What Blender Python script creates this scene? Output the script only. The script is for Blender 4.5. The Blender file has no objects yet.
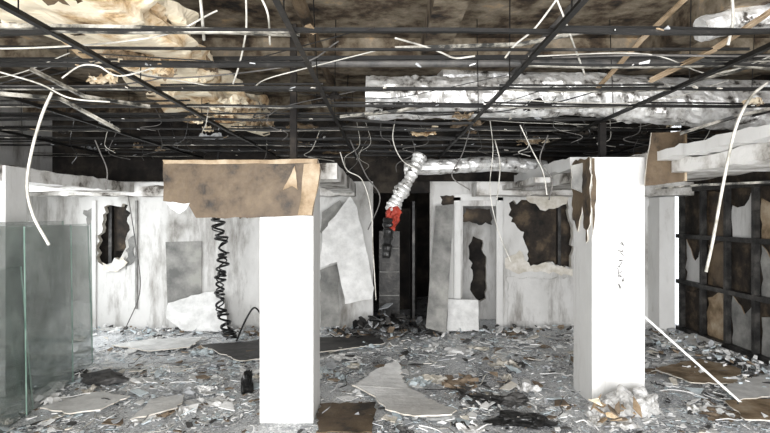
import bpy, math, random, bmesh
from mathutils import Vector, Matrix, noise
from mathutils.geometry import tessellate_polygon
R = random.Random(7)
CH = 1.75; F = 540.0
def W(px, py, d): return Vector(((px-385)/F*d, d, CH+(216.5-py)/F*d))
def FL(px, py, z=0.0):
    d = F*(CH-z)/(py-216.5); return Vector(((px-385)/F*d, d, z))

# ---------------------------------------------------------------- materials
def mat(name, cols, scale=3.0, rough=0.8, metal=0.0, bump=0.3, bscale=20, detail=8, pos=None, spec=0.4, alpha=1.0, stretch=(1,1,1), r2=None, grime=None):
    m = bpy.data.materials.new(name); m.use_nodes = True
    nt = m.node_tree; N = nt.nodes; L = nt.links
    b = N['Principled BSDF']
    tc = N.new('ShaderNodeTexCoord'); mp = N.new('ShaderNodeMapping'); mp.inputs['Scale'].default_value = stretch
    L.new(tc.outputs['Object'], mp.inputs['Vector'])
    nz = N.new('ShaderNodeTexNoise'); nz.inputs['Scale'].default_value = scale; nz.inputs['Detail'].default_value = detail; nz.inputs['Roughness'].default_value = 0.65
    L.new(mp.outputs[0], nz.inputs['Vector'])
    cr = N.new('ShaderNodeValToRGB'); L.new(nz.outputs[0], cr.inputs[0])
    n = len(cols)
    if pos is None: pos = [0.35+0.3*i/max(1,n-1) for i in range(n)]
    while len(cr.color_ramp.elements) < n: cr.color_ramp.elements.new(0.5)
    for i,p in enumerate(pos): cr.color_ramp.elements[i].position = p
    for i,c in enumerate(cols): cr.color_ramp.elements[i].color = (*c,1)
    out = cr.outputs[0]
    if grime:
        # runs and soot streaks stretched vertically: (colour, amount, scale, lo, hi)
        gc,ga,gs,lo,hi = grime
        mp2=N.new('ShaderNodeMapping'); mp2.inputs['Scale'].default_value=(1,1,.22); mp2.inputs['Location'].default_value=(3.1,1.7,.4)
        L.new(tc.outputs['Object'],mp2.inputs['Vector'])
        n3=N.new('ShaderNodeTexNoise'); n3.inputs['Scale'].default_value=gs; n3.inputs['Detail'].default_value=12; n3.inputs['Roughness'].default_value=.72
        L.new(mp2.outputs[0],n3.inputs['Vector'])
        mr=N.new('ShaderNodeMapRange'); mr.inputs[1].default_value=lo; mr.inputs[2].default_value=hi; mr.inputs[3].default_value=0; mr.inputs[4].default_value=ga
        L.new(n3.outputs[0],mr.inputs[0])
        mx=N.new('ShaderNodeMix'); mx.data_type='RGBA'; mx.inputs[7].default_value=(*gc,1)
        L.new(mr.outputs[0],mx.inputs[0]); L.new(out,mx.inputs[6]); out=mx.outputs[2]
    L.new(out, b.inputs['Base Color'])
    b.inputs['Roughness'].default_value = rough; b.inputs['Metallic'].default_value = metal
    b.inputs['Specular IOR Level'].default_value = spec
    b.inputs['Alpha'].default_value = alpha
    if r2 is not None:
        mr = N.new('ShaderNodeMapRange'); mr.inputs[1].default_value=0.35; mr.inputs[2].default_value=0.65
        mr.inputs[3].default_value = rough; mr.inputs[4].default_value = r2
        L.new(nz.outputs[0], mr.inputs[0]); L.new(mr.outputs[0], b.inputs['Roughness'])
    if bump > 0:
        n2 = N.new('ShaderNodeTexNoise'); n2.inputs['Scale'].default_value = bscale; n2.inputs['Detail'].default_value = 5
        L.new(tc.outputs['Object'], n2.inputs['Vector'])
        bp = N.new('ShaderNodeBump'); bp.inputs['Strength'].default_value = bump; bp.inputs['Distance'].default_value = 0.02
        L.new(n2.outputs[0], bp.inputs['Height']); L.new(bp.outputs[0], b.inputs['Normal'])
    return m
M = {}
M['plaster'] = mat('dirty_white_plaster', [(.08,.07,.06),(.38,.37,.35),(.58,.575,.56),(.68,.675,.66)], 1.5, pos=[.25,.37,.46,.62], rough=.7, bump=.15, stretch=(1,1,.55), detail=10, grime=((.10,.08,.06),.75,2.6,.52,.68))
M['pillar'] = mat('pillar_paint', [(.42,.40,.37),(.65,.645,.63),(.72,.718,.705)], 2.2, pos=[.24,.38,.6], rough=.5, bump=.1, stretch=(1,1,.5), grime=((.28,.26,.23),.45,4.5,.54,.72))
M['bulk'] = mat('bulkhead_plaster', [(.06,.05,.04),(.42,.40,.37),(.70,.69,.67)], 2.6, pos=[.36,.45,.56], rough=.8, bump=.2)
M['near_black'] = mat('near_black_wall', [(.005,.004,.004),(.018,.015,.013),(.055,.045,.035)], 2.5, rough=.9)  # near-black mottle for corridor, upper wall, cavity backing and small dark parts
M['brown'] = mat('burnt_brown_board', [(.015,.010,.006),(.085,.057,.032),(.15,.108,.065)], 3.6, pos=[.36,.46,.68], rough=.55, bump=.3, detail=11)
M['dbrown'] = mat('charred_board', [(.008,.007,.006),(.035,.026,.019),(.13,.095,.06)], 3.0, pos=[.38,.52,.68], rough=.8, bump=.4)
M['tan'] = mat('tan_board', [(.13,.09,.05),(.30,.22,.14),(.44,.36,.26)], 4, rough=.8)
M['edge'] = mat('torn_paper_edge', [(.5,.46,.38),(.75,.72,.67)], 8, rough=.9)
M['greyb'] = mat('grey_board', [(.13,.13,.125),(.24,.237,.225),(.35,.345,.32)], 3, rough=.7)
M['slab'] = mat('slab_concrete_soot', [(.010,.008,.006),(.07,.048,.03),(.16,.13,.09),(.24,.20,.15),(.45,.32,.18)], 3.2, pos=[.36,.44,.51,.60,.70], rough=.9, bump=.8, bscale=11, detail=12)
M['grid'] = mat('burnt_grid_metal', [(.004,.004,.004),(.012,.011,.010),(.14,.13,.115)], 7, pos=[.4,.63,.80], rough=.5, metal=.2, bump=.1)
M['gridl'] = mat('pale_grid_metal', [(.02,.02,.018),(.25,.235,.20),(.62,.59,.53)], 6, pos=[.43,.51,.64], rough=.5, metal=.1, bump=.1)
M['foil'] = mat('foil_duct', [(.10,.09,.08),(.66,.65,.63),(.95,.95,.94)], 8, pos=[.36,.44,.56], rough=.28, metal=.55, bump=1.0, bscale=10, r2=.5)  # crinkle darks and bright reflections are painted into the foil colour ramp
M['foam'] = mat('cream_insulation', [(.12,.055,.02),(.60,.43,.25),(.90,.80,.62)], 2.4, pos=[.37,.44,.53], rough=.9, bump=.7, bscale=14)
M['black'] = mat('black_rubber', [(.006,.006,.006),(.02,.02,.02)], 10, rough=.3)
M['wirew'] = mat('pale_cable', [(.20,.19,.16),(.50,.485,.44),(.68,.66,.61)], 5, rough=.5, bump=0)
M['wireg'] = mat('grey_cable', [(.05,.05,.05),(.16,.15,.14)], 6, rough=.5, bump=0)
M['red'] = mat('red_fabric', [(.14,.012,.006),(.48,.06,.035)], 12, rough=.6, bump=.8)
M['stud'] = mat('steel_stud', [(.010,.010,.010),(.03,.029,.028),(.08,.075,.07)], 5, rough=.45, metal=.4)
M['chipw'] = mat('white_chip', [(.60,.60,.59),(.86,.86,.85)], 6, rough=.8)
M['chipg'] = mat('grey_chip', [(.28,.29,.305),(.52,.535,.55)], 6, rough=.6)
M['chipd'] = mat('dark_chip', [(.02,.02,.02),(.08,.077,.074)], 6, rough=.6)
M['chipb'] = mat('brown_chip', [(.12,.085,.055),(.30,.235,.17)], 6, rough=.8)
M['chipgl'] = mat('glass_chip', [(.42,.49,.52),(.66,.73,.76)], 6, rough=.08, spec=.9, bump=0)
M['bag'] = mat('crumpled_plastic', [(.34,.33,.31),(.66,.66,.66)], 9, rough=.18, bump=.6, bscale=18, spec=.7)
M['mark'] = mat('scorch_mark', [(.03,.03,.03),(.12,.11,.1)], 10, rough=.8)
M['gedge'] = mat('green_glass_edge', [(.08,.15,.12),(.25,.35,.30)], 4, rough=.15, bump=0)

def glassmat():
    m = bpy.data.materials.new('dusty_green_glass'); m.use_nodes=True; nt=m.node_tree; N=nt.nodes; L=nt.links
    b=N['Principled BSDF']; b.inputs['Roughness'].default_value=.06; b.inputs['Specular IOR Level'].default_value=1.0
    tc=N.new('ShaderNodeTexCoord'); nz=N.new('ShaderNodeTexNoise'); nz.inputs['Scale'].default_value=1.5; nz.inputs['Detail'].default_value=9; nz.inputs['Roughness'].default_value=.7
    L.new(tc.outputs['Object'],nz.inputs['Vector'])
    cr=N.new('ShaderNodeValToRGB'); cr.color_ramp.elements[0].position=.38; cr.color_ramp.elements[1].position=.62
    cr.color_ramp.elements[0].color=(.035,.065,.052,1); cr.color_ramp.elements[1].color=(.38,.44,.41,1)
    L.new(nz.outputs[0],cr.inputs[0]); L.new(cr.outputs[0],b.inputs['Base Color'])
    mr=N.new('ShaderNodeMapRange'); mr.inputs[1].default_value=.35; mr.inputs[2].default_value=.65; mr.inputs[3].default_value=.16; mr.inputs[4].default_value=.42
    L.new(nz.outputs[0],mr.inputs[0]); L.new(mr.outputs[0],b.inputs['Alpha'])
    return m
M['glass']=glassmat()

def floormat():
    m = bpy.data.materials.new('debris_covered_floor'); m.use_nodes=True; nt=m.node_tree; N=nt.nodes; L=nt.links
    b=N['Principled BSDF']; tc=N.new('ShaderNodeTexCoord')
    nz=N.new('ShaderNodeTexNoise'); nz.inputs['Scale'].default_value=1.3; nz.inputs['Detail'].default_value=12; nz.inputs['Roughness'].default_value=.78
    L.new(tc.outputs['Object'],nz.inputs['Vector'])
    cr=N.new('ShaderNodeValToRGB'); cr.color_ramp.elements.new(.5)
    for i,(p,c) in enumerate(((.38,(.08,.085,.095,1)),(.47,(.34,.36,.385,1)),(.57,(.66,.68,.70,1)))):
        cr.color_ramp.elements[i].position=p; cr.color_ramp.elements[i].color=c
    L.new(nz.outputs[0],cr.inputs[0])
    def vor(scale):
        vo=N.new('ShaderNodeTexVoronoi'); vo.inputs['Scale'].default_value=scale
        L.new(tc.outputs['Object'],vo.inputs['Vector'])
        sep=N.new('ShaderNodeSeparateColor'); L.new(vo.outputs['Color'],sep.inputs[0]); return sep
    prev=cr.outputs[0]
    for sc,th in ((45,.84),(110,.78)):
        sep=vor(sc); gt=N.new('ShaderNodeMath'); gt.operation='GREATER_THAN'; gt.inputs[1].default_value=th; L.new(sep.outputs[0],gt.inputs[0])
        cr3=N.new('ShaderNodeValToRGB'); e=cr3.color_ramp.elements; e[0].color=(.14,.14,.145,1); e[1].color=(.88,.89,.90,1); e[0].position=.1; e[1].position=.5
        L.new(sep.outputs[1],cr3.inputs[0])
        mx=N.new('ShaderNodeMix'); mx.data_type='RGBA'
        L.new(gt.outputs[0],mx.inputs[0]); L.new(prev,mx.inputs[6]); L.new(cr3.outputs[0],mx.inputs[7]); prev=mx.outputs[2]
    L.new(prev,b.inputs['Base Color'])
    mr=N.new('ShaderNodeMapRange'); mr.inputs[1].default_value=.4; mr.inputs[2].default_value=.6; mr.inputs[3].default_value=.12; mr.inputs[4].default_value=.6
    L.new(nz.outputs[0],mr.inputs[0]); L.new(mr.outputs[0],b.inputs['Roughness'])
    bp=N.new('ShaderNodeBump'); bp.inputs['Strength'].default_value=.3; bp.inputs['Distance'].default_value=.012
    L.new(nz.outputs[0],bp.inputs['Height']); L.new(bp.outputs[0],b.inputs['Normal'])
    return m
M['floor']=floormat()

# ---------------------------------------------------------------- mesh builder
class MB:
    def __init__(s): s.v=[]; s.f=[]; s.m=[]; s.names=[]
    def mi(s,k):
        if k not in s.names: s.names.append(k)
        return s.names.index(k)
    def add(s,vs,fs,k):
        o=len(s.v); s.v+= [tuple(v) for v in vs]; i=s.mi(k)
        for f in fs: s.f.append(tuple(a+o for a in f)); s.m.append(i)
    def hexa(s,p,k): s.add(p,[(0,3,2,1),(4,5,6,7),(0,1,5,4),(1,2,6,5),(2,3,7,6),(3,0,4,7)],k)
    def box(s,x0,x1,y0,y1,z0,z1,k):
        s.hexa([(x0,y0,z0),(x1,y0,z0),(x1,y1,z0),(x0,y1,z0),(x0,y0,z1),(x1,y0,z1),(x1,y1,z1),(x0,y1,z1)],k)
    def beam(s,p0,p1,w,h,k,up=Vector((0,0,1))):
        p0=Vector(p0);p1=Vector(p1); d=(p1-p0).normalized(); a=d.cross(up)
        if a.length<1e-3: a=Vector((1,0,0))
        a.normalize(); b=a.cross(d).normalized()
        q=[]
        for p in (p0,p1):
            q+= [p-a*w/2-b*h/2,p+a*w/2-b*h/2,p+a*w/2+b*h/2,p-a*w/2+b*h/2]
        s.hexa(q,k)
    def prism(s,pts,off,k,holes=(),ek=None):
        loops=[[Vector(p) for p in pts]]+[[Vector(p) for p in h] for h in holes]
        flat=[p for l in loops for p in l]; n=len(flat); off=Vector(off)
        tris=tessellate_polygon(loops)
        s.add(flat+[p+off for p in flat],[tuple(t) for t in tris]+[tuple(x+n for x in reversed(t)) for t in tris],k)
        fs=[];o=0
        for l in loops:
            for i in range(len(l)):
                j=(i+1)%len(l); fs.append((o+i,o+j,o+j+n,o+i+n))
            o+=len(l)
        s.add(flat+[p+off for p in flat],fs,ek or k)
    def tube(s,pts,r,k,n=6,rf=None):
        pts=[Vector(p) for p in pts]; vs=[];fs=[]
        t0=(pts[1]-pts[0]).normalized(); a=t0.cross(Vector((0,0,1)))
        if a.length<.01: a=Vector((1,0,0))
        a.normalize()
        for i,p in enumerate(pts):
            t=(pts[min(i+1,len(pts)-1)]-pts[max(i-1,0)]).normalized()
            a=(a-t*a.dot(t)); 
            if a.length<1e-5: a=Vector((0,1,0)).cross(t)
            a.normalize(); b=t.cross(a)
            for j in range(n):
                th=2*math.pi*j/n; rr=r if rf is None else rf(i,th,p)
                vs.append(p+a*math.cos(th)*rr+b*math.sin(th)*rr)
        for i in range(len(pts)-1):
            for j in range(n):
                k2=(j+1)%n; fs.append((i*n+j,i*n+k2,(i+1)*n+k2,(i+1)*n+j))
        fs.append(tuple(range(n-1,-1,-1))); fs.append(tuple((len(pts)-1)*n+j for j in range(n)))
        s.add(vs,fs,k)
    def shard(s,x,y,r,k,tilt=.2,th=.006,z=0.0):
        n=R.choice([3,4,4,5,5,6]); asp=R.uniform(.25,1); a0=R.uniform(0,6.28)
        ps=[]
        for i in range(n):
            a=2*math.pi*i/n+R.uniform(-.45,.45); q=r*R.uniform(.5,1.1)
            u=math.cos(a)*q; w=math.sin(a)*q*asp
            ps.append((u*math.cos(a0)-w*math.sin(a0), u*math.sin(a0)+w*math.cos(a0)))
        tx=R.gauss(0,tilt); ty=R.gauss(0,tilt)
        zz=[p[0]*tx+p[1]*ty for p in ps]; m0=min(zz)
        lo=[(x+p[0],y+p[1],z+q-m0+.001) for p,q in zip(ps,zz)]
        hi=[(a,b,c+th) for a,b,c in lo]
        s.add(lo+hi,[tuple(range(n-1,-1,-1)),tuple(range(n,2*n))]+[(i,(i+1)%n,(i+1)%n+n,i+n) for i in range(n)],k)
    def crumple(s,x,y,r,k,z=0.004,h=.06,seed=0):
        n=11; a0=R.uniform(0,6.28); asp=R.uniform(.4,1); vs=[];fs=[]
        for i in range(n):
            for j in range(n):
                u=(i/(n-1)-.5)*2; w=(j/(n-1)-.5)*2
                g=1+.35*noise.noise(Vector((u*1.5+seed,w*1.5,seed)))
                X=u*r*g; Y=w*r*asp*g
                zz=z+h*abs(noise.noise(Vector((u*1.4+seed*3,w*1.4,0))))*1.5+h*.25*abs(noise.noise(Vector((u*4,w*4+seed,0))))
                vs.append((x+X*math.cos(a0)-Y*math.sin(a0),y+X*math.sin(a0)+Y*math.cos(a0),zz))
        for i in range(n-1):
            for j in range(n-1):
                u=(i+.5)/(n-1)*2-1; w=(j+.5)/(n-1)*2-1
                if math.hypot(u,w)>.95+.7*noise.noise(Vector((u*2.2+seed,w*2.2,5))): continue
                fs.append((i*n+j,(i+1)*n+j,(i+1)*n+j+1,i*n+j+1))
        s.add(vs,fs,k)
    def obj(s,name,smooth=False,bevel=0):
        me=bpy.data.meshes.new(name); me.from_pydata(s.v,[],s.f)
        for k in s.names: me.materials.append(M[k])
        me.polygons.foreach_set('material_index',s.m)
        if smooth: me.polygons.foreach_set('use_smooth',[True]*len(s.f))
        me.update(); o=bpy.data.objects.new(name,me); bpy.context.scene.collection.objects.link(o)
        if bevel:
            b=o.modifiers.new('b','BEVEL'); b.width=bevel; b.segments=2; b.limit_method='ANGLE'
        return o
def jag(pts,step=.06,amp=.02,seed=0,skip=()):
    rr=random.Random(seed); out=[]
    for i in range(len(pts)):
        a=Vector(pts[i]); b=Vector(pts[(i+1)%len(pts)]); 
        if i in skip: out.append(a); continue
        n=max(1,int((b-a).length/step)); t=(b-a).normalized()
        nr=Vector((-t[1],t[0]))
        for j in range(n):
            p=a+(b-a)*(j/n)
            if j>0: p=p+nr*rr.uniform(-amp,amp)+t*rr.uniform(-step*.3,step*.3)
            out.append(p)
    return out
def cat(pts,n=8):
    P=[Vector(p) for p in pts]; P=[P[0]*2-P[1]]+P+[P[-1]*2-P[-2]]; out=[]
    for i in range(1,len(P)-2):
        for j in range(n):
            t=j/n; a,b,c,d=P[i-1],P[i],P[i+1],P[i+2]
            out.append(.5*((2*b)+(c-a)*t+(2*a-5*b+4*c-d)*t*t+(3*b-a-3*c+d)*t**3))
    out.append(P[-2]); return out

XL=-5.3; XR=4.55; YB=8.48; YF=-3.0; ZS=3.5
def bx(px): return (px-385)*YB/F
def bz(py): return max(0,CH+(216.5-py)*YB/F)
# ---------------------------------------------------------------- shell
b=MB(); b.box(XL-.2,XR+.2,YF,12,-.12,0,'floor'); b.obj('floor')
b=MB(); b.box(XL-.2,XR+.2,YF,12,ZS,ZS+.2,'slab')
for y in (5.3,7.9): b.box(XL,XR,y,y+.3,ZS-.28,ZS,'slab')
for x in (-3.1,.35,2.5): b.box(x,x+.25,2,8.4,ZS-.22,ZS,'slab')
b.obj('ceiling')
b=MB(); b.box(XL-.2,XL,YF,12,0,ZS,'plaster'); b.obj('wall_left')
b=MB(); b.box(XL,XR,11.8,12,0,ZS,'near_black'); b.box(-.5,-.4,8.75,11.8,0,2.3,'near_black'); b.box(.95,1.05,8.75,11.8,0,2.3,'near_black'); b.obj('wall_corridor')
def wxz(l,y=YB): return [Vector((p[0],y,p[1])) for p in l]
def pxl(l): return [(bx(a),bz(c)) for a,c in l]
b=MB(); th=Vector((0,.1,0))
hole1=jag(pxl([(97,236),(103,228),(104,207),(128,205),(130,230),(122,255),(108,264),(98,262)]),.06,.04,1)
b.prism(wxz([(XL,0),(bx(373),0),(bx(373),2.3),(XL,2.3)]),th,'plaster',[wxz(hole1)],'edge')
b.prism(wxz([(bx(430),0),(bx(462),0),(bx(463),bz(206)),(bx(497),bz(206)),(bx(497),0),(bx(505),0),(bx(505),2.3),(bx(430),2.3)]),th,'plaster',(),'edge')
hole2=jag(pxl([(509,203),(530,200),(545,206),(568,199),(572,240),(571,268),(548,262),(530,266),(524,232),(511,222)]),.06,.04,2)
b.prism(wxz([(bx(505),0),(XR,0),(XR,2.3),(bx(505),2.3)]),th,'plaster',[wxz(hole2)],'edge')
b.prism(wxz([(bx(373),2.12),(bx(430),2.12),(bx(430),2.3),(bx(373),2.3)]),th,'near_black')
b.obj('wall_back')
b=MB(); b.box(XL,XR,YB+.12,YB+.2,2.3,ZS,'near_black'); b.obj('wall_back_upper')
b=MB()
b.box(XL,bx(373),YB+.28,YB+.36,0,2.3,'near_black'); b.box(bx(505),XR,YB+.2,YB+.26,0,2.3,'dbrown')
for x in (-4.4,2.75): b.box(x,x+.05,YB+.11,YB+.19,0,2.3,'stud')
b.box(bx(108),bx(124),YB+.2,YB+.27,1.2,1.9,'dbrown')
hole3=jag([(1.42,1.25),(1.5,1.42),(1.66,1.35),(1.72,.9),(1.72,.35),(1.62,.3),(1.45,.5),(1.5,.75)],.07,.03,3)
b.prism(wxz([(1.05,0),(2.2,0),(2.2,2.3),(1.05,2.3)],9.2),th,'plaster',[wxz(hole3,9.2)],'edge')
b.box(1.06,2.2,9.4,9.45,0,2.3,'near_black')
b.obj('wall_cavity')
b=MB(); b.prism(wxz(pxl([(166,242),(202,241),(202,303),(168,306)]),YB-.02),(0,.015,0),'greyb'); b.obj('grey_access_panel')
b=MB()
for i,l in enumerate([[(505,258),(519,250),(530,266),(545,262),(572,269),(572,276),(540,271),(518,274),(505,268)],[(525,196),(550,192),(568,197),(566,204),(545,211),(530,203)],[(640,200),(648,199),(646,212),(641,218)],[(507,276),(530,278),(570,277),(570,321),(507,322)],[(104,262),(112,265),(124,256),(129,262),(118,272),(104,270)]]):
    b.prism(wxz(jag(pxl(l),.06,.025,i+9),YB-.03-.004*i),(0,.008,0),'edge' if i in(0,1,4) else 'plaster')
for i,l in enumerate([[(463,222),(492,225),(490,209),(466,208)],[(128,240),(136,232),(134,262),(126,270)],[(84,210),(96,206),(95,218),(88,226)],[(228,200),(252,198),(256,214),(240,219),(230,212)],[(440,196),(456,197),(455,206),(444,207)]]):
    b.prism(wxz(jag(pxl(l),.05,.03,i+29),YB-.012),(0,.008,0),'greyb' if i in(1,2) else 'dbrown')
b.obj('torn_wallpaper')
b=MB()
for px in (457,499): b.box(bx(px)-.05,bx(px)+.05,YB-.05,YB-.003,0,2.05,'pillar')
b.box(bx(457)-.05,bx(499)+.05,YB-.05,YB-.003,2.0,2.1,'pillar'); b.obj('trim_opening')
b=MB(); b.box(bx(95)-.03,bx(95)+.03,YB-.04,YB-.003,0,2.0,'pillar'); b.box(bx(137)-.015,bx(137)+.015,YB-.03,YB-.003,0.3,2.0,'greyb'); b.obj('trim_wall')
b=MB(); b.box(bx(648),bx(663),YB-.35,YB-.003,0,2.04,'pillar'); b.obj('wall_pier')
b=MB(); b.box(XR+.1,XR+.2,YF,YB,0,ZS,'dbrown'); b.obj('wall_right')
b=MB(); ys=[8.3,7.75,7.2,6.65,6.1,5.5,4.9,4.3,3.7,3.1]
for y in ys: b.box(XR-.02,XR+.05,y-.03,y+.03,.06,2.15,'stud')
for z in (.03,.75,1.45,2.15): b.box(XR-.03,XR+.05,3,8.4,z-.03,z+.03,'stud')
b.obj('steel_stud_frame')
b=MB()
k=0
for i in range(len(ys)-1):
    for (z0,z1) in ((.06,.72),(.78,1.42),(1.48,2.12)):
        k+=1
        if k%5==3: continue
        y1=ys[i]-.04; y0=ys[i+1]+.04
        pts=[(y0,z0),(y1,z0),(y1,z1-R.uniform(0,.35)),((y0+y1)/2,z1-R.uniform(0,.4)),(y0,z1)]
        l=jag(pts,.09,.035,k,skip=(0,))
        b.prism([Vector((XR+.06,p[0],p[1])) for p in l],(.012,0,0),R.choice(['plaster','greyb','greyb','brown','tan','dbrown']),(),'tan')
b.obj('broken_wall_panels')
# ---------------------------------------------------------------- bulkheads
def jbox(b,x0,x1,y0,y1,z0,z1,k,seed,ax='x'):
    if ax=='x':
        l=jag([(x0,z0),(x1,z0),(x1,z1),(x0,z1)],.12,.014,seed,skip=(1,3))
        b.prism([Vector((p[0],y0,p[1])) for p in l],(0,y1-y0,0),k)
    else:
        l=jag([(y0,z0),(y1,z0),(y1,z1),(y0,z1)],.12,.014,seed,skip=(1,3))
        b.prism([Vector((x0,p[0],p[1])) for p in l],(x1-x0,0,0),k)
b=MB()
jbox(b,XL,-.45,7.95,8.4,2.06,2.25,'bulk',1)
jbox(b,XL,-.6,7.86,7.95,2.20,2.24,'pillar',5)
jbox(b,-.75,-.45,5.05,7.9,2.10,2.25,'bulk',2,'y')
jbox(b,XL,-3.65,4.6,7.86,2.10,2.24,'bulk',3,'y')
b.obj('dropped_bulkhead')
b=MB()
jbox(b,2.47,3.3,2.6,5.0,2.26,2.35,'pillar',6,'y')
jbox(b,2.60,3.3,2.6,5.0,2.14,2.255,'bulk',16,'y')
jbox(b,2.42,3.3,5.0,7.95,2.14,2.34,'bulk',7,'y')
jbox(b,1.9,2.42,5.55,7.95,2.24,2.36,'pillar',8,'y')
jbox(b,1.72,1.9,6.2,7.95,2.14,2.2,'bulk',9,'y')
jbox(b,2.0,2.42,5.8,7.95,2.12,2.23,'bulk',19,'y')
jbox(b,1.35,XR,7.95,8.4,2.06,2.26,'bulk',10)
b.obj('dropped_bulkhead')
b=MB()
l=jag([(2.36,2.03),(2.72,2.07),(2.72,2.53),(2.42,2.51)],.12,.012,4)
b.prism([Vector((p[0],4.90,p[1])) for p in l],(0,.02,0),'brown',(),'edge')
b.beam((2.72,4.89,2.07),(2.72,4.89,2.53),.02,.02,'tan',Vector((0,1,0)))
b.obj('hanging_board')
# ---------------------------------------------------------------- pillars
def pillar(x0,x1,y0,y1,zt):
    b=MB(); b.box(x0,x1,y0,y1,0,zt,'pillar')
    b.box((x0+x1)/2-.03,(x0+x1)/2+.03,(y0+y1)/2+.1,(y0+y1)/2+.16,zt,ZS,'near_black')
    return b
b=pillar(-1.06,-.605,4.56,5.02,2.2); o=b.obj('square_pillar',bevel=.006)
b=pillar(1.92,2.41,5.01,5.5,2.3)
l=jag([(5.02,2.29),(5.02,1.75),(5.12,1.5),(5.22,1.85),(5.35,1.6),(5.49,1.72),(5.49,2.29)],.05,.03,12)
b.prism([Vector((1.905,p[0],p[1])) for p in l],(.012,0,0),'brown',(),'edge')
l=jag([(1.80,2.02),(1.90,1.98),(1.915,2.27),(1.79,2.24)],.05,.012,33)
b.prism([Vector((p[0],5.2,p[1])) for p in l],(0,.015,0),'greyb',(),'edge')
l=jag([(1.915,1.55),(1.935,1.66),(1.955,2.0),(1.94,2.29),(1.915,2.29)],.08,.01,13)
b.prism([Vector((p[0],4.998,p[1])) for p in l],(0,.01,0),'brown',(),'edge')
for q in range(9):
    z=1.5-q*.05
    pts=cat([(2.18+R.uniform(-.03,.04),5.004,z+R.uniform(-.03,.03)) for _ in range(4)],5); b.tube(pts,.003,'mark',4)
o=b.obj('square_pillar',bevel=.004)
b=MB()
def p2(l,y): return [Vector((p[0],y,p[1])) for p in l]
def px2(l,d): return [((a-385)/F*d,CH+(216.5-c)/F*d) for a,c in l]
d=4.5
b.prism(p2(jag(px2([(163,161),(318,160),(321,170),(313,216),(250,218),(196,218),(188,204),(163,201)],d),.1,.008,20),d),(0,.03,0),'brown',(),'edge')
b.prism(p2(jag(px2([(163,160),(240,160),(318,159),(317,163),(240,164),(165,164)],d),.12,.004,21),d-.012),(0,.01,0),'tan')
b.prism(p2(jag(px2([(304,164),(320,164),(318,185),(312,215),(298,215),(302,188)],d),.06,.008,23),d-.014),(0,.01,0),'tan')
b.prism(p2(jag(px2([(283,190),(295,166),(298,190),(292,186)],d),.03,.004,24),d-.014),(0,.01,0),'tan')
b.prism(p2(jag(px2([(167,203),(190,203),(187,209),(180,214),(172,209)],d),.05,.01,22),d-.012),(0,.01,0),'chipw')
b.obj('burnt_fascia_board')
# ---------------------------------------------------------------- ceiling grid
ZG=2.65
b=MB()
def tee(b,p0,p1,k,k2=None,sag=0,n=4,w=.024,h=.018):
    p0=Vector(p0);p1=Vector(p1); last=p0
    for i in range(1,n+1):
        t=i/n; q=p0.lerp(p1,t)+Vector((0,0,-4*sag*t*(1-t)+(R.uniform(-.006,.006) if i<n else 0)))
        b.beam(last,q,w,.003,k2 or k); b.beam(last+Vector((0,0,h/2)),q+Vector((0,0,h/2)),.004,h,k)
        last=q
mains=[-4.03,-2.83,-1.63,-.45,.83,2.03,3.25]
for x in mains: tee(b,(x,1.2,ZG),(x,8.4,ZG),'grid',sag=.015,n=8,w=.03,h=.03)
y=1.44
while y<8.4:
    segs=[XL]+mains+[XR]
    for i in range(len(segs)-1):
        r=R.random()
        if r<.06: continue
        dz=R.uniform(-.06,0) if r<.2 else 0
        tee(b,(segs[i],y,ZG+.003),(segs[i+1],y+R.uniform(-.02,.02),ZG+dz),'grid','gridl' if R.random()<.25 else 'grid',sag=R.uniform(0,.02),n=3,w=.03,h=.022)
        if R.random()<.6: tee(b,(segs[i],y+.08,ZG+.05),(segs[i+1],y+.08+R.uniform(-.03,.03),ZG+.05+R.uniform(-.03,.02)),'grid','gridl' if R.random()<.15 else 'grid',n=2,w=.014,h=.012)
    y+=.6
y=2.2
while y<8.3:
    x0=R.uniform(XL,-2); x1=R.uniform(1,XR)
    tee(b,(x0,y,ZG+.06),(x1,y+R.uniform(-.1,.1),ZG+.06),'grid',sag=.02,n=5,w=.018,h=.014)
    y+=R.uniform(.7,1.1)
for x in mains:
    for yy in (2.4,3.6,4.8,6,7.2): b.tube([(x,yy,ZG),(x+R.uniform(-.05,.05),yy,ZS)],.004,'grid',4)
b.obj('ceiling_grid')
def bar(p,k='gridl',w=.03):
    b=MB()
    for a,c in zip(p[:-1],p[1:]):
        b.beam(a,c,w,.004,k); b.beam(Vector(a)+Vector((0,0,.012)),Vector(c)+Vector((0,0,.012)),.005,.025,k)
    b.obj('bent_ceiling_bar')
bar([W(650,82,3.4),W(715,50,3.1),W(772,12,2.9)],'tan',w=.05)
bar([W(598,88,4.0),W(640,42,3.6),W(690,-5,3.3)],'tan',w=.04)
bar([W(700,62,3.6),W(775,70,3.5)])
bar([W(680,135,4.6),W(735,118,4.4),W(780,108,4.3)],w=.05)
bar([W(690,82,4),W(735,72,3.8),W(780,58,3.7)],w=.06)
bar([W(30,70,3.6),W(85,98,3.9),W(150,108,4.3)])
bar([W(-5,95,3.5),W(60,100,3.8),W(120,132,4.1)])
bar([W(-5,28,2.7),W(130,30,2.7),W(300,36,2.7)],'gridl',.02)
bar([W(340,118,4.6),W(400,112,4.6),W(436,104,4.6)],'gridl',.05)
bar([W(395,50,3.6),W(520,46,3.6),W(600,30,3.5)],'gridl',.02)
bar([W(655,190,6.5),W(700,186,6.3),W(770,183,6.1)],'gridl',.06)
b=MB()
for y in (4.1,6.5): b.beam((XL,y,2.95+R.uniform(-.05,.05)),(XR,y+R.uniform(-.1,.1),2.95),.03,.03,'grid')
b.tube([(XL,5.1,3.2),(XR,5.1,3.2)],.04,'wireg',10); b.tube([(-.6,2,3.25),(-.6,8.4,3.25)],.05,'brown',10)
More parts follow.
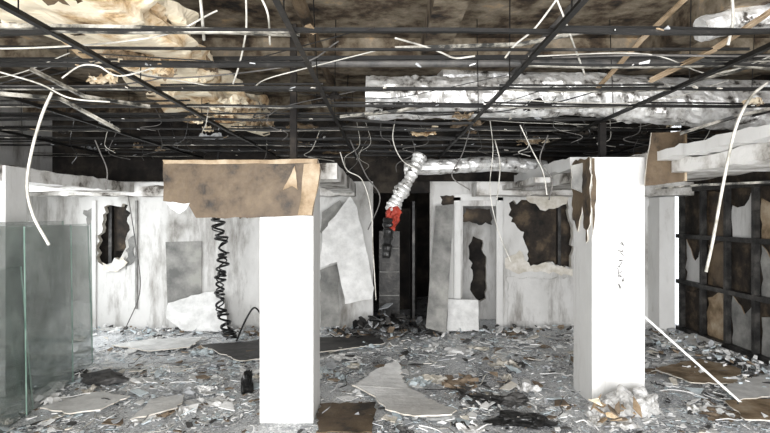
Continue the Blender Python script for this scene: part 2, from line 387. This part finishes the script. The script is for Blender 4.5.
b.tube([(1.3,2,3.2),(1.3,8.4,3.2)],.03,'wireg',10)
b.obj('service_channels')
# ---------------------------------------------------------------- insulated duct (cream)
b=MB()
nL=110; nC=32; vs=[];fs=[]
for i in range(nL+1):
    t=i/nL; y=2.2+t*4.6; wd=.43-.17*t
    for j in range(nC):
        th_=2*math.pi*j/nC; c,s_=math.cos(th_),math.sin(th_)
        sq=1/max(abs(c),abs(s_))**.75
        p=Vector((c*wd*sq,y,s_*.16*sq))
        n1=noise.noise(Vector((c*1.2+3,y*1.8,s_*1.2)))*.42+noise.noise(Vector((c*3,y*5,s_*3)))*.22
        f_=1+n1*1.1
        vs.append(Vector((-1.75+p.x*f_+.10*math.sin(y*2.3),y,2.96+p.z*f_)))
for i in range(nL):
    for j in range(nC):
        if R.random()<.02: continue
        k2=(j+1)%nC; fs.append((i*nC+j,i*nC+k2,(i+1)*nC+k2,(i+1)*nC+j))
b.add(vs,fs,'foam')
for i in range(34):
    y=R.uniform(2.3,6.6); x=-1.72+R.uniform(-.4,.4); z=2.74+R.uniform(-.04,.1); r=R.uniform(.05,.15)
    b.crumple(x,y,r,R.choice(['foam','foam','foam','tan','brown']),z,.12,i*1.7)
b.obj('insulated_duct')
def foil(pts,r,n=18,sub=14,am=.12,k='foil'):
    b=MB(); P=cat(pts,sub)
    b.tube(P,r,k,n,rf=lambda i,th,p: r*(1+am*noise.noise(Vector((math.cos(th)*2,math.sin(th)*2,0))+p*6)+am*.9*noise.noise(p*14+Vector((math.cos(th)*5,math.sin(th)*5,0)))))
    return b
foil([W(366,97,5.2),W(430,98,5.2),W(500,98,5.1),W(580,95,5.1),W(660,103,5.0),W(800,112,4.9)],.195,28,26).obj('foil_air_duct')
foil([W(440,78,5.5),W(500,76,5.6),W(560,82,5.6),W(640,88,5.6),W(800,94,5.5)],.12,16,14).obj('foil_air_duct')
foil([W(405,168,7.2),W(450,166,7.1),W(500,164,7.2),W(545,168,7.3)],.10,14,10).obj('foil_air_duct')
foil([W(700,30,4.0),W(740,20,4.0),W(800,12,3.9)],.09,14,10).obj('foil_air_duct')
b=MB(); P=cat([W(420,156,6.6),W(411,176,6.5),W(400,194,6.45),W(391,212,6.4)],12)
b.tube(P,.1,'foil',16,rf=lambda i,th,p: .08*(1+.10*math.sin(i*2.4)+.5*noise.noise(p*9)))
P=cat([W(389,218,6.4),W(388,235,6.4),W(386,258,6.4)],8)
b.tube(P,.08,'black',14,rf=lambda i,th,p: .075*(1-.02*i)*(1+.12*math.sin(i*2.2)+.5*noise.noise(p*9)))
P=cat([W(399,208,6.38),W(391,214,6.38),W(395,220,6.38),W(390,228,6.38)],6)
b.tube(P,.1,'red',14,rf=lambda i,th,p: .068*(1-.02*i)*(1+1.0*noise.noise(p*14+Vector((math.cos(th)*2,math.sin(th)*2,0)))))
b.obj('hanging_flex_duct')
b=MB()
for rep in range(2):
    P=[]
    for i in range(700):
        t=i/699; z=1.72-1.68*t+.03*math.sin(t*40+rep); a=t*2*math.pi*(19-5*rep)+rep*2+1.5*math.sin(t*13); rr=.04+.05*abs(noise.noise(Vector((t*9,rep,0))))*2+(.04*max(0,t-.65)*3)
        cx=(216+12*t+4*math.sin(t*7)-385)/F*7.5
        P.append(Vector((cx+math.cos(a)*rr,7.5+math.sin(a)*rr,z)))
    b.tube(P,.010 if rep else .016,'black',6)
P=cat([(P[0][0],7.5,1.72),(P[0][0]-.02,7.5,2.1),(P[0][0]+.05,7.5,ZG)],6); b.tube(P,.012,'black',6)
P=cat([(-2.05,7.45,.03),(-1.9,7.4,.35),(-1.78,7.4,.5),(-1.66,7.42,.3),(-1.6,7.45,.03)],6); b.tube(P,.013,'black',6)
b.obj('coiled_cable')
# ---------------------------------------------------------------- hanging cables
def cable(pts,r=.008,k='wirew',name='hanging_cable'):
    b=MB(); b.tube(cat(pts,10),r,k,8); return b.obj(name,True)
cable([W(52,92,3.1),W(42,115,3.1),W(32,150,3.1),W(27,185,3.1),W(33,215,3.1),W(49,245,3.1)],.0085)
cable([W(768,82,3.4),W(750,98,3.3),W(735,130,3.2),W(724,180,3.2),W(713,240,3.2),W(706,272,3.2)],.009)
cable([W(246,-5,3.2),W(246,30,3.3),W(240,62,3.4),W(233,84,3.5)],.006)
cable([W(395,38,3.2),W(420,45,3.3),W(440,52,3.3),W(455,58,3.4),W(475,56,3.4)],.006)
cable([W(505,58,3.3),W(515,45,3.3),W(535,28,3.2),W(560,-5,3.0)],.006)
cable([W(555,-5,3.0),W(563,15,3.1),W(572,40,3.2),W(585,75,3.4)],.006)
cable([W(732,-5,2.8),W(733,20,2.8),W(728,45,2.8)],.008)
cable([W(200,-5,2.8),W(202,15,2.8),W(204,40,2.9)],.008)
cable([W(260,-5,2.9),W(268,15,2.9),W(270,45,3.0)],.006)
cable([W(62,78,3.2),W(80,66,3.2),W(98,66,3.2),W(120,76,3.2),W(160,66,3.3)],.005)
cable([W(0,72,3.2),W(40,84,3.2),W(70,98,3.2),W(110,102,3.3)],.005)
cable([W(95,140,5),W(100,152,5),W(107,170,5),W(106,190,5)],.006,'wireg')
cable([W(340,152,5.4),W(347,170,5.4),W(362,180,5.4),W(371,210,5.4),W(373,250,5.4),W(376,300,5.4)],.005)
cable([W(350,140,6),W(366,175,6),W(380,198,6),W(368,230,6)],.007,'wireg')
cable([W(395,120,5.6),W(393,140,5.6),W(402,160,5.6),W(418,170,5.6)],.005)
cable([W(490,120,5.4),W(493,150,5.4),W(490,190,5.4),W(498,230,5.4),W(511,262,5.4)],.004)
cable([W(495,140,5.6),W(500,165,5.6),W(497,200,5.6)],.006)
cable([W(520,125,5),W(532,150,5),W(543,172,5),W(547,195,5)],.005)
cable([W(548,135,5),W(540,160,5),W(552,180,5),W(549,200,5)],.006,'wireg')
cable([W(470,130,5.6),W(462,155,5.6),W(452,176,5.6),W(470,190,5.6)],.006,'wireg')
cable([W(128,195,8),W(135,240,8),W(140,290,8),W(125,330,7.9)],.008,'wireg')
b=MB()
for i in range(46):
    px=R.uniform(40,740); dd=R.uniform(4.6,7.6); y0=216.5-(ZG-CH)*F/dd
    ln=R.uniform(8,30)
    b.tube(cat([W(px,y0-15,dd),W(px+R.uniform(-12,12),y0+ln*.3,dd),W(px+R.uniform(-18,18),y0+ln*.7,dd+R.uniform(-.2,.2)),W(px+R.uniform(-14,14),y0+ln,dd)],8),R.uniform(.002,.005),R.choice(['wirew','wireg','black','wireg','black']),6)
for i in range(20):
    x=R.uniform(-4,3.5); y=R.uniform(3,6.5); 
    b.tube(cat([(x,y,2.75),(x+R.uniform(.3,.8),y+R.uniform(-.3,.3),2.68),(x+R.uniform(.9,1.4),y+R.uniform(-.3,.3),2.72),(x+R.uniform(1.5,2),y,2.9)],8),R.uniform(.003,.006),R.choice(['wirew','wireg','black','black']),6)
b.obj('dangling_wires')
b=MB()
for i in range(240):
    x=R.uniform(-4.8,4.4); y=2.04+.6*R.randint(0,10)+R.uniform(-.03,.03); b.shard(x,y,R.uniform(.01,.045),R.choice(['chipw','edge','tan','chipg','near_black']),.2,.006,z=ZG+.002)
for i in range(34):
    x=R.uniform(-4.5,4.2); y=R.uniform(3.6,8.2); b.crumple(x,y,R.uniform(.06,.2),R.choice(['chipg','tan','brown','foam','near_black','near_black']),ZG+.01,.08,i*1.3)
b.obj('ceiling_tile_remnants')
# ---------------------------------------------------------------- glass partition
b=MB()
def sheet(b,x0,y0,x1,y1,zt,k,lean=0,th=.012,zt1=None):
    dx,dy=x1-x0,y1-y0; L_=math.hypot(dx,dy); nx,ny=dy/L_,-dx/L_
    zt1=zt1 or zt
    b.prism([Vector((x0,y0,0.0)),Vector((x1,y1,0.0)),Vector((x1-nx*lean,y1-ny*lean,zt1)),Vector((x0-nx*lean,y0-ny*lean,zt))],(nx*th,ny*th,0),k,(),'gedge')
sheet(b,-3.12,3.9,-3.5,6.45,1.68,'glass',.05,zt1=1.64)
sheet(b,-3.3,4.2,-3.66,6.2,1.70,'glass',.04)
sheet(b,-3.0,3.7,-3.2,4.9,1.3,'glass',.1)
sheet(b,-3.16,4.75,-3.3,5.7,1.66,'glass',.02)
sheet(b,-3.45,5.2,-3.8,7.0,1.66,'glass',.02)
b.obj('stacked_glass_panels')
b=MB(); b.box(-4.1,-3.62,5.15,5.45,0,2.24,'pillar'); b.obj('wall_pier',bevel=.005)
# ---------------------------------------------------------------- leaning boards
def lean_board(name,pxs,d,dt,k,seed=0,amp=.015,ek='edge',th=.015):
    ys_=[p[1] for p in pxs]; yb=max(ys_); yt=min(ys_)
    l=jag(pxs,6,amp*60,seed)
    P=[]
    for p in l:
        t=(yb-p[1])/(yb-yt); dd=d+(dt-d)*t; q=W(p[0],p[1],dd); q.z=max(q.z,.002); P.append(q)
    b=MB(); b.prism(P,(0,th,0),k,(),ek); return b.obj(name)
lean_board('broken_plasterboard',[(166,318),(168,303),(205,292),(222,290),(228,331),(182,331)],8.1,8.35,'chipw',1)
lean_board('broken_plasterboard',[(322,232),(350,196),(357,207),(374,288),(372,299),(345,304),(337,262),(320,268)],7.6,8.1,'chipw',2)
lean_board('broken_plasterboard',[(322,212),(340,200),(352,225),(330,240),(320,232)],8.2,8.35,'greyb',6)
lean_board('broken_plasterboard',[(320,270),(338,264),(340,326),(320,327)],8.1,8.35,'greyb',3)
lean_board('grey_door_leaf',[(426,328),(436,206),(454,204),(446,333)],7.85,8.3,'greyb',4,.002,'edge',.04)
lean_board('broken_plasterboard',[(447,331),(448,299),(478,300),(479,331)],8.05,8.3,'chipw',5,.005,'greyb')
b=MB(); b.box(-.1,.25,9.2,9.5,0,1.5,'stud'); b.box(.1,.6,10.2,10.5,0,1.9,'near_black'); b.box(.45,.49,8.9,9.6,0,2.0,'stud'); 
for z in (.4,.8,1.2): b.box(-.09,.24,9.17,9.2,z,z+.02,'greyb')
b.obj('burnt_cabinet')
b=MB()
for i in range(240):
    x=R.gauss(-.05,.45); y=R.uniform(7.6,8.9); r=R.uniform(.03,.12); hgt=max(0,.26*math.exp(-((x+.05)/.4)**2)*R.random())
    if y>8.3 and not(-.15<x<.6): continue
    b.shard(x,y,r,R.choice(['chipd','chipd','black','chipb','black','chipg','chipd']),.4,.015,z=hgt)
b.obj('burnt_rubble_heap')
# ---------------------------------------------------------------- floor debris
b=MB()
def okxy(x,y,m=0):
    if -1.1-m<x<-.57+m and 4.5-m<y<5.06+m: return False
    if 1.88-m<x<2.45+m and 4.95-m<y<5.55+m: return False
    return True
ks=['chipw']*12+['chipg']*6+['chipd']*2+['chipb']*2+['chipgl']*6
for i in range(15000):
    y=3.6+4.8*R.random()**1.2; x=R.uniform(-.74*y-.2,.74*y+.2); x=min(max(x,-5.1),4.4)
    if not okxy(x,y): continue
    dens=noise.noise(Vector((x*.9,y*.9,3)))+.5*noise.noise(Vector((x*3,y*3,1)))
    if dens<-.02 and R.random()<.8: continue
    r=R.choice([.008,.012,.016,.022,.03,.04,.055])*R.uniform(.6,1.3)
    b.shard(x,y,r,R.choice(ks),.18,R.uniform(.002,.007))
b.obj('floor_debris')
b=MB()
for i in range(620):
    y=3.7+4.6*R.random(); x=R.uniform(-.72*y,.72*y); x=min(max(x,-4.9),4.2)
    if not okxy(x,y,.2): continue
    b.shard(x,y,R.uniform(.03,.13),R.choice(['chipw','chipw','chipw','chipw','chipgl','chipg','chipgl','chipb','chipd','edge']),.14,R.uniform(.004,.012),z=.003)
b.obj('plasterboard_fragments')
b=MB()
for i in range(150):
    y=3.7+4.5*R.random(); x=R.uniform(-.72*y,.72*y); x=min(max(x,-4.9),4.1)
    if not okxy(x,y,.22): continue
    b.crumple(x,y,R.uniform(.05,.2),R.choice(['chipw','chipw','chipw','edge','chipg','chipgl','chipd','chipb']),.006,R.uniform(.02,.06),i*1.9)
b.obj('torn_paper_scraps')
b=MB()
for i in range(130):
    y=3.8+4.4*R.random(); x=R.uniform(-.7*y,.7*y); x=min(max(x,-4.7),4)
    if not okxy(x,y): continue
    a=R.uniform(0,6.28); l_=R.uniform(.1,.5)
    pts=[(x,y,.03)]
    for q in range(4):
        a+=R.uniform(-.7,.7); p=pts[-1]; pts.append((p[0]+math.cos(a)*l_/3,p[1]+math.sin(a)*l_/3,R.uniform(.012,.05)))
    if all(okxy(p[0],p[1]) for p in pts): b.tube(cat(pts,4),R.uniform(.003,.006),R.choice(['black','wirew','wireg','chipw']),5)
b.obj('floor_wire_scraps')
def floorboard(name,pxs,k,seed=0,th=.012,z=.03,curl=0,ek='edge'):
    l=[FL(a,c) for a,c in pxs]; l=jag([(p.x,p.y) for p in l],.06,.022,seed)
    cx=sum(p[0] for p in l)/len(l); cy=sum(p[1] for p in l)/len(l)
    b=MB(); b.prism([Vector((p[0],p[1],z+curl*((p[0]-cx)**2+(p[1]-cy)**2))) for p in l],(0,0,th),k,(),ek); b.obj(name)
floorboard('broken_plasterboard',[(352,392),(376,378),(398,371),(404,388),(425,402),(455,421),(452,431),(415,430),(385,417),(376,402)],'chipw',31,curl=.12)
floorboard('brown_board',[(316,436),(320,407),(376,405),(372,436)],'brown',32,z=.02,ek='brown')
floorboard('broken_plasterboard',[(112,348),(150,342),(205,340),(190,350),(150,354)],'chipw',33)
floorboard('brown_board',[(200,348),(262,343),(330,340),(378,338),(385,346),(300,358),(240,364)],'chipd',34)
floorboard('brown_board',[(655,372),(700,362),(742,372),(735,388),(690,386)],'tan',35)
floorboard('broken_plasterboard',[(722,392),(780,374),(790,400),(740,405)],'chipw',36,z=.04)
floorboard('brown_board',[(725,405),(790,402),(800,425),(745,424)],'tan',37)
floorboard('broken_plasterboard',[(40,412),(95,396),(130,400),(100,414),(70,418)],'chipw',46)
floorboard('broken_plasterboard',[(130,424),(150,404),(185,398),(178,412)],'chipw',47)
floorboard('broken_plasterboard',[(650,340),(700,336),(730,346),(680,352)],'chipw',44)
floorboard('brown_board',[(80,378),(110,372),(125,380),(95,386)],'chipd',45,ek='chipd')
b=MB(); b.beam((3.3,4.98,.02),(2.44,5.25,.85),.035,.02,'chipw'); b.obj('leaning_plank')
def blob(b,c,s,k,seed,am=.35,sub=3):
    bm=bmesh.new(); bmesh.ops.create_icosphere(bm,subdivisions=sub,radius=1)
    vs=[]
    for v in bm.verts:
        n=v.co.copy(); f_=1+am*noise.noise(n*1.6+Vector((seed,0,0)))+am*.4*abs(noise.noise(n*4+Vector((0,seed,0))))
        q=Vector((c[0]+n.x*s[0]*f_,c[1]+n.y*s[1]*f_,c[2]+n.z*s[2]*f_)); q.z=max(q.z,.003); vs.append(q)
    b.add(vs,[tuple(x.index for x in f.verts) for f in bm.faces],k); bm.free()
b=MB(); blob(b,(2.12,4.76,.09),(.15,.12,.12),'bag',1.3,.7,4); blob(b,(2.30,4.80,.08),(.10,.10,.11),'bag',4.1,.7,4); blob(b,(1.95,4.76,.05),(.10,.09,.07),'bag',7.1,.7,4)
b.obj('crumpled_plastic_bag')
b=MB(); 
for i in range(14): b.shard(1.88+R.uniform(-.12,.24),4.58+R.uniform(-.08,.08),.07,R.choice(['tan','chipb','foam']),.5,.012,z=.03*i/3)
b.obj('cardboard_scraps')
b=MB(); p=FL(520,424); blob(b,(p.x,p.y,.03),(.2,.1,.05),'black',2.2,.9,4); blob(b,(p.x+.12,p.y,.03),(.1,.07,.05),'black',5,.6); b.obj('burnt_cloth')
b=MB(); p=FL(513,404); blob(b,(p.x,p.y,.03),(.14,.07,.05),'chipd',3.2,.9,4); b.obj('burnt_cloth')
b=MB(); p=FL(252,394); blob(b,(p.x-.06,p.y+.05,.08),(.06,.08,.12),'black',6.2,.6,3); b.obj('burnt_cloth')
b=MB(); p=FL(105,384); blob(b,(p.x,p.y,.05),(.2,.1,.06),'chipd',8.2,.6,3); b.obj('burnt_cloth')
b=MB()
for i in range(700):
    side=R.random()
    if side<.6: x=R.uniform(-5,4.3); y=8.35-abs(R.gauss(0,.3)); 
    else: x=4.4-abs(R.gauss(0,.35)); y=R.uniform(4.5,8.2)
    if 7.85<y and -.2<x<.7: continue
    b.shard(x,y,R.uniform(.02,.07),R.choice(ks+['chipb','chipd','chipd','chipd']),.3,R.uniform(.006,.03),z=R.uniform(0,.05))
b.obj('rubble_heap')

# ---------------------------------------------------------------- light
w=bpy.data.worlds.new('w'); bpy.context.scene.world=w; w.use_nodes=True
w.node_tree.nodes['Background'].inputs[0].default_value=(.92,.96,1,1); w.node_tree.nodes['Background'].inputs[1].default_value=1.8
def area(name,loc,rot,sx,sy,p,col=(1,1,1)):
    l=bpy.data.lights.new(name,'AREA'); l.shape='RECTANGLE'; l.size=sx; l.size_y=sy; l.energy=p; l.color=col
    o=bpy.data.objects.new(name,l); o.location=loc; o.rotation_euler=rot; bpy.context.scene.collection.objects.link(o)
area('storefront_daylight',(0,-2.8,1.7),(math.radians(86),0,0),9,2.8,920,(.985,.99,1))
area('ceiling_fill_lamp',(0,-1.6,.3),(math.radians(125),0,0),8,1.5,330,(1,.97,.91))  # added lamp tilted up to brighten the ceiling, standing in for ground bounce
area('side_window_daylight',(-5.0,6.9,1.4),(math.radians(90),0,math.radians(-90)),1.5,1.6,70,(.95,.98,1))
bpy.context.scene.view_settings.view_transform='Standard'
cam=bpy.data.cameras.new('cam'); co=bpy.data.objects.new('cam',cam); bpy.context.scene.collection.objects.link(co)
co.location=(0,0,CH); co.rotation_euler=(math.radians(90),0,0); cam.sensor_width=36; cam.lens=F/770*36; cam.clip_end=100
bpy.context.scene.camera=co
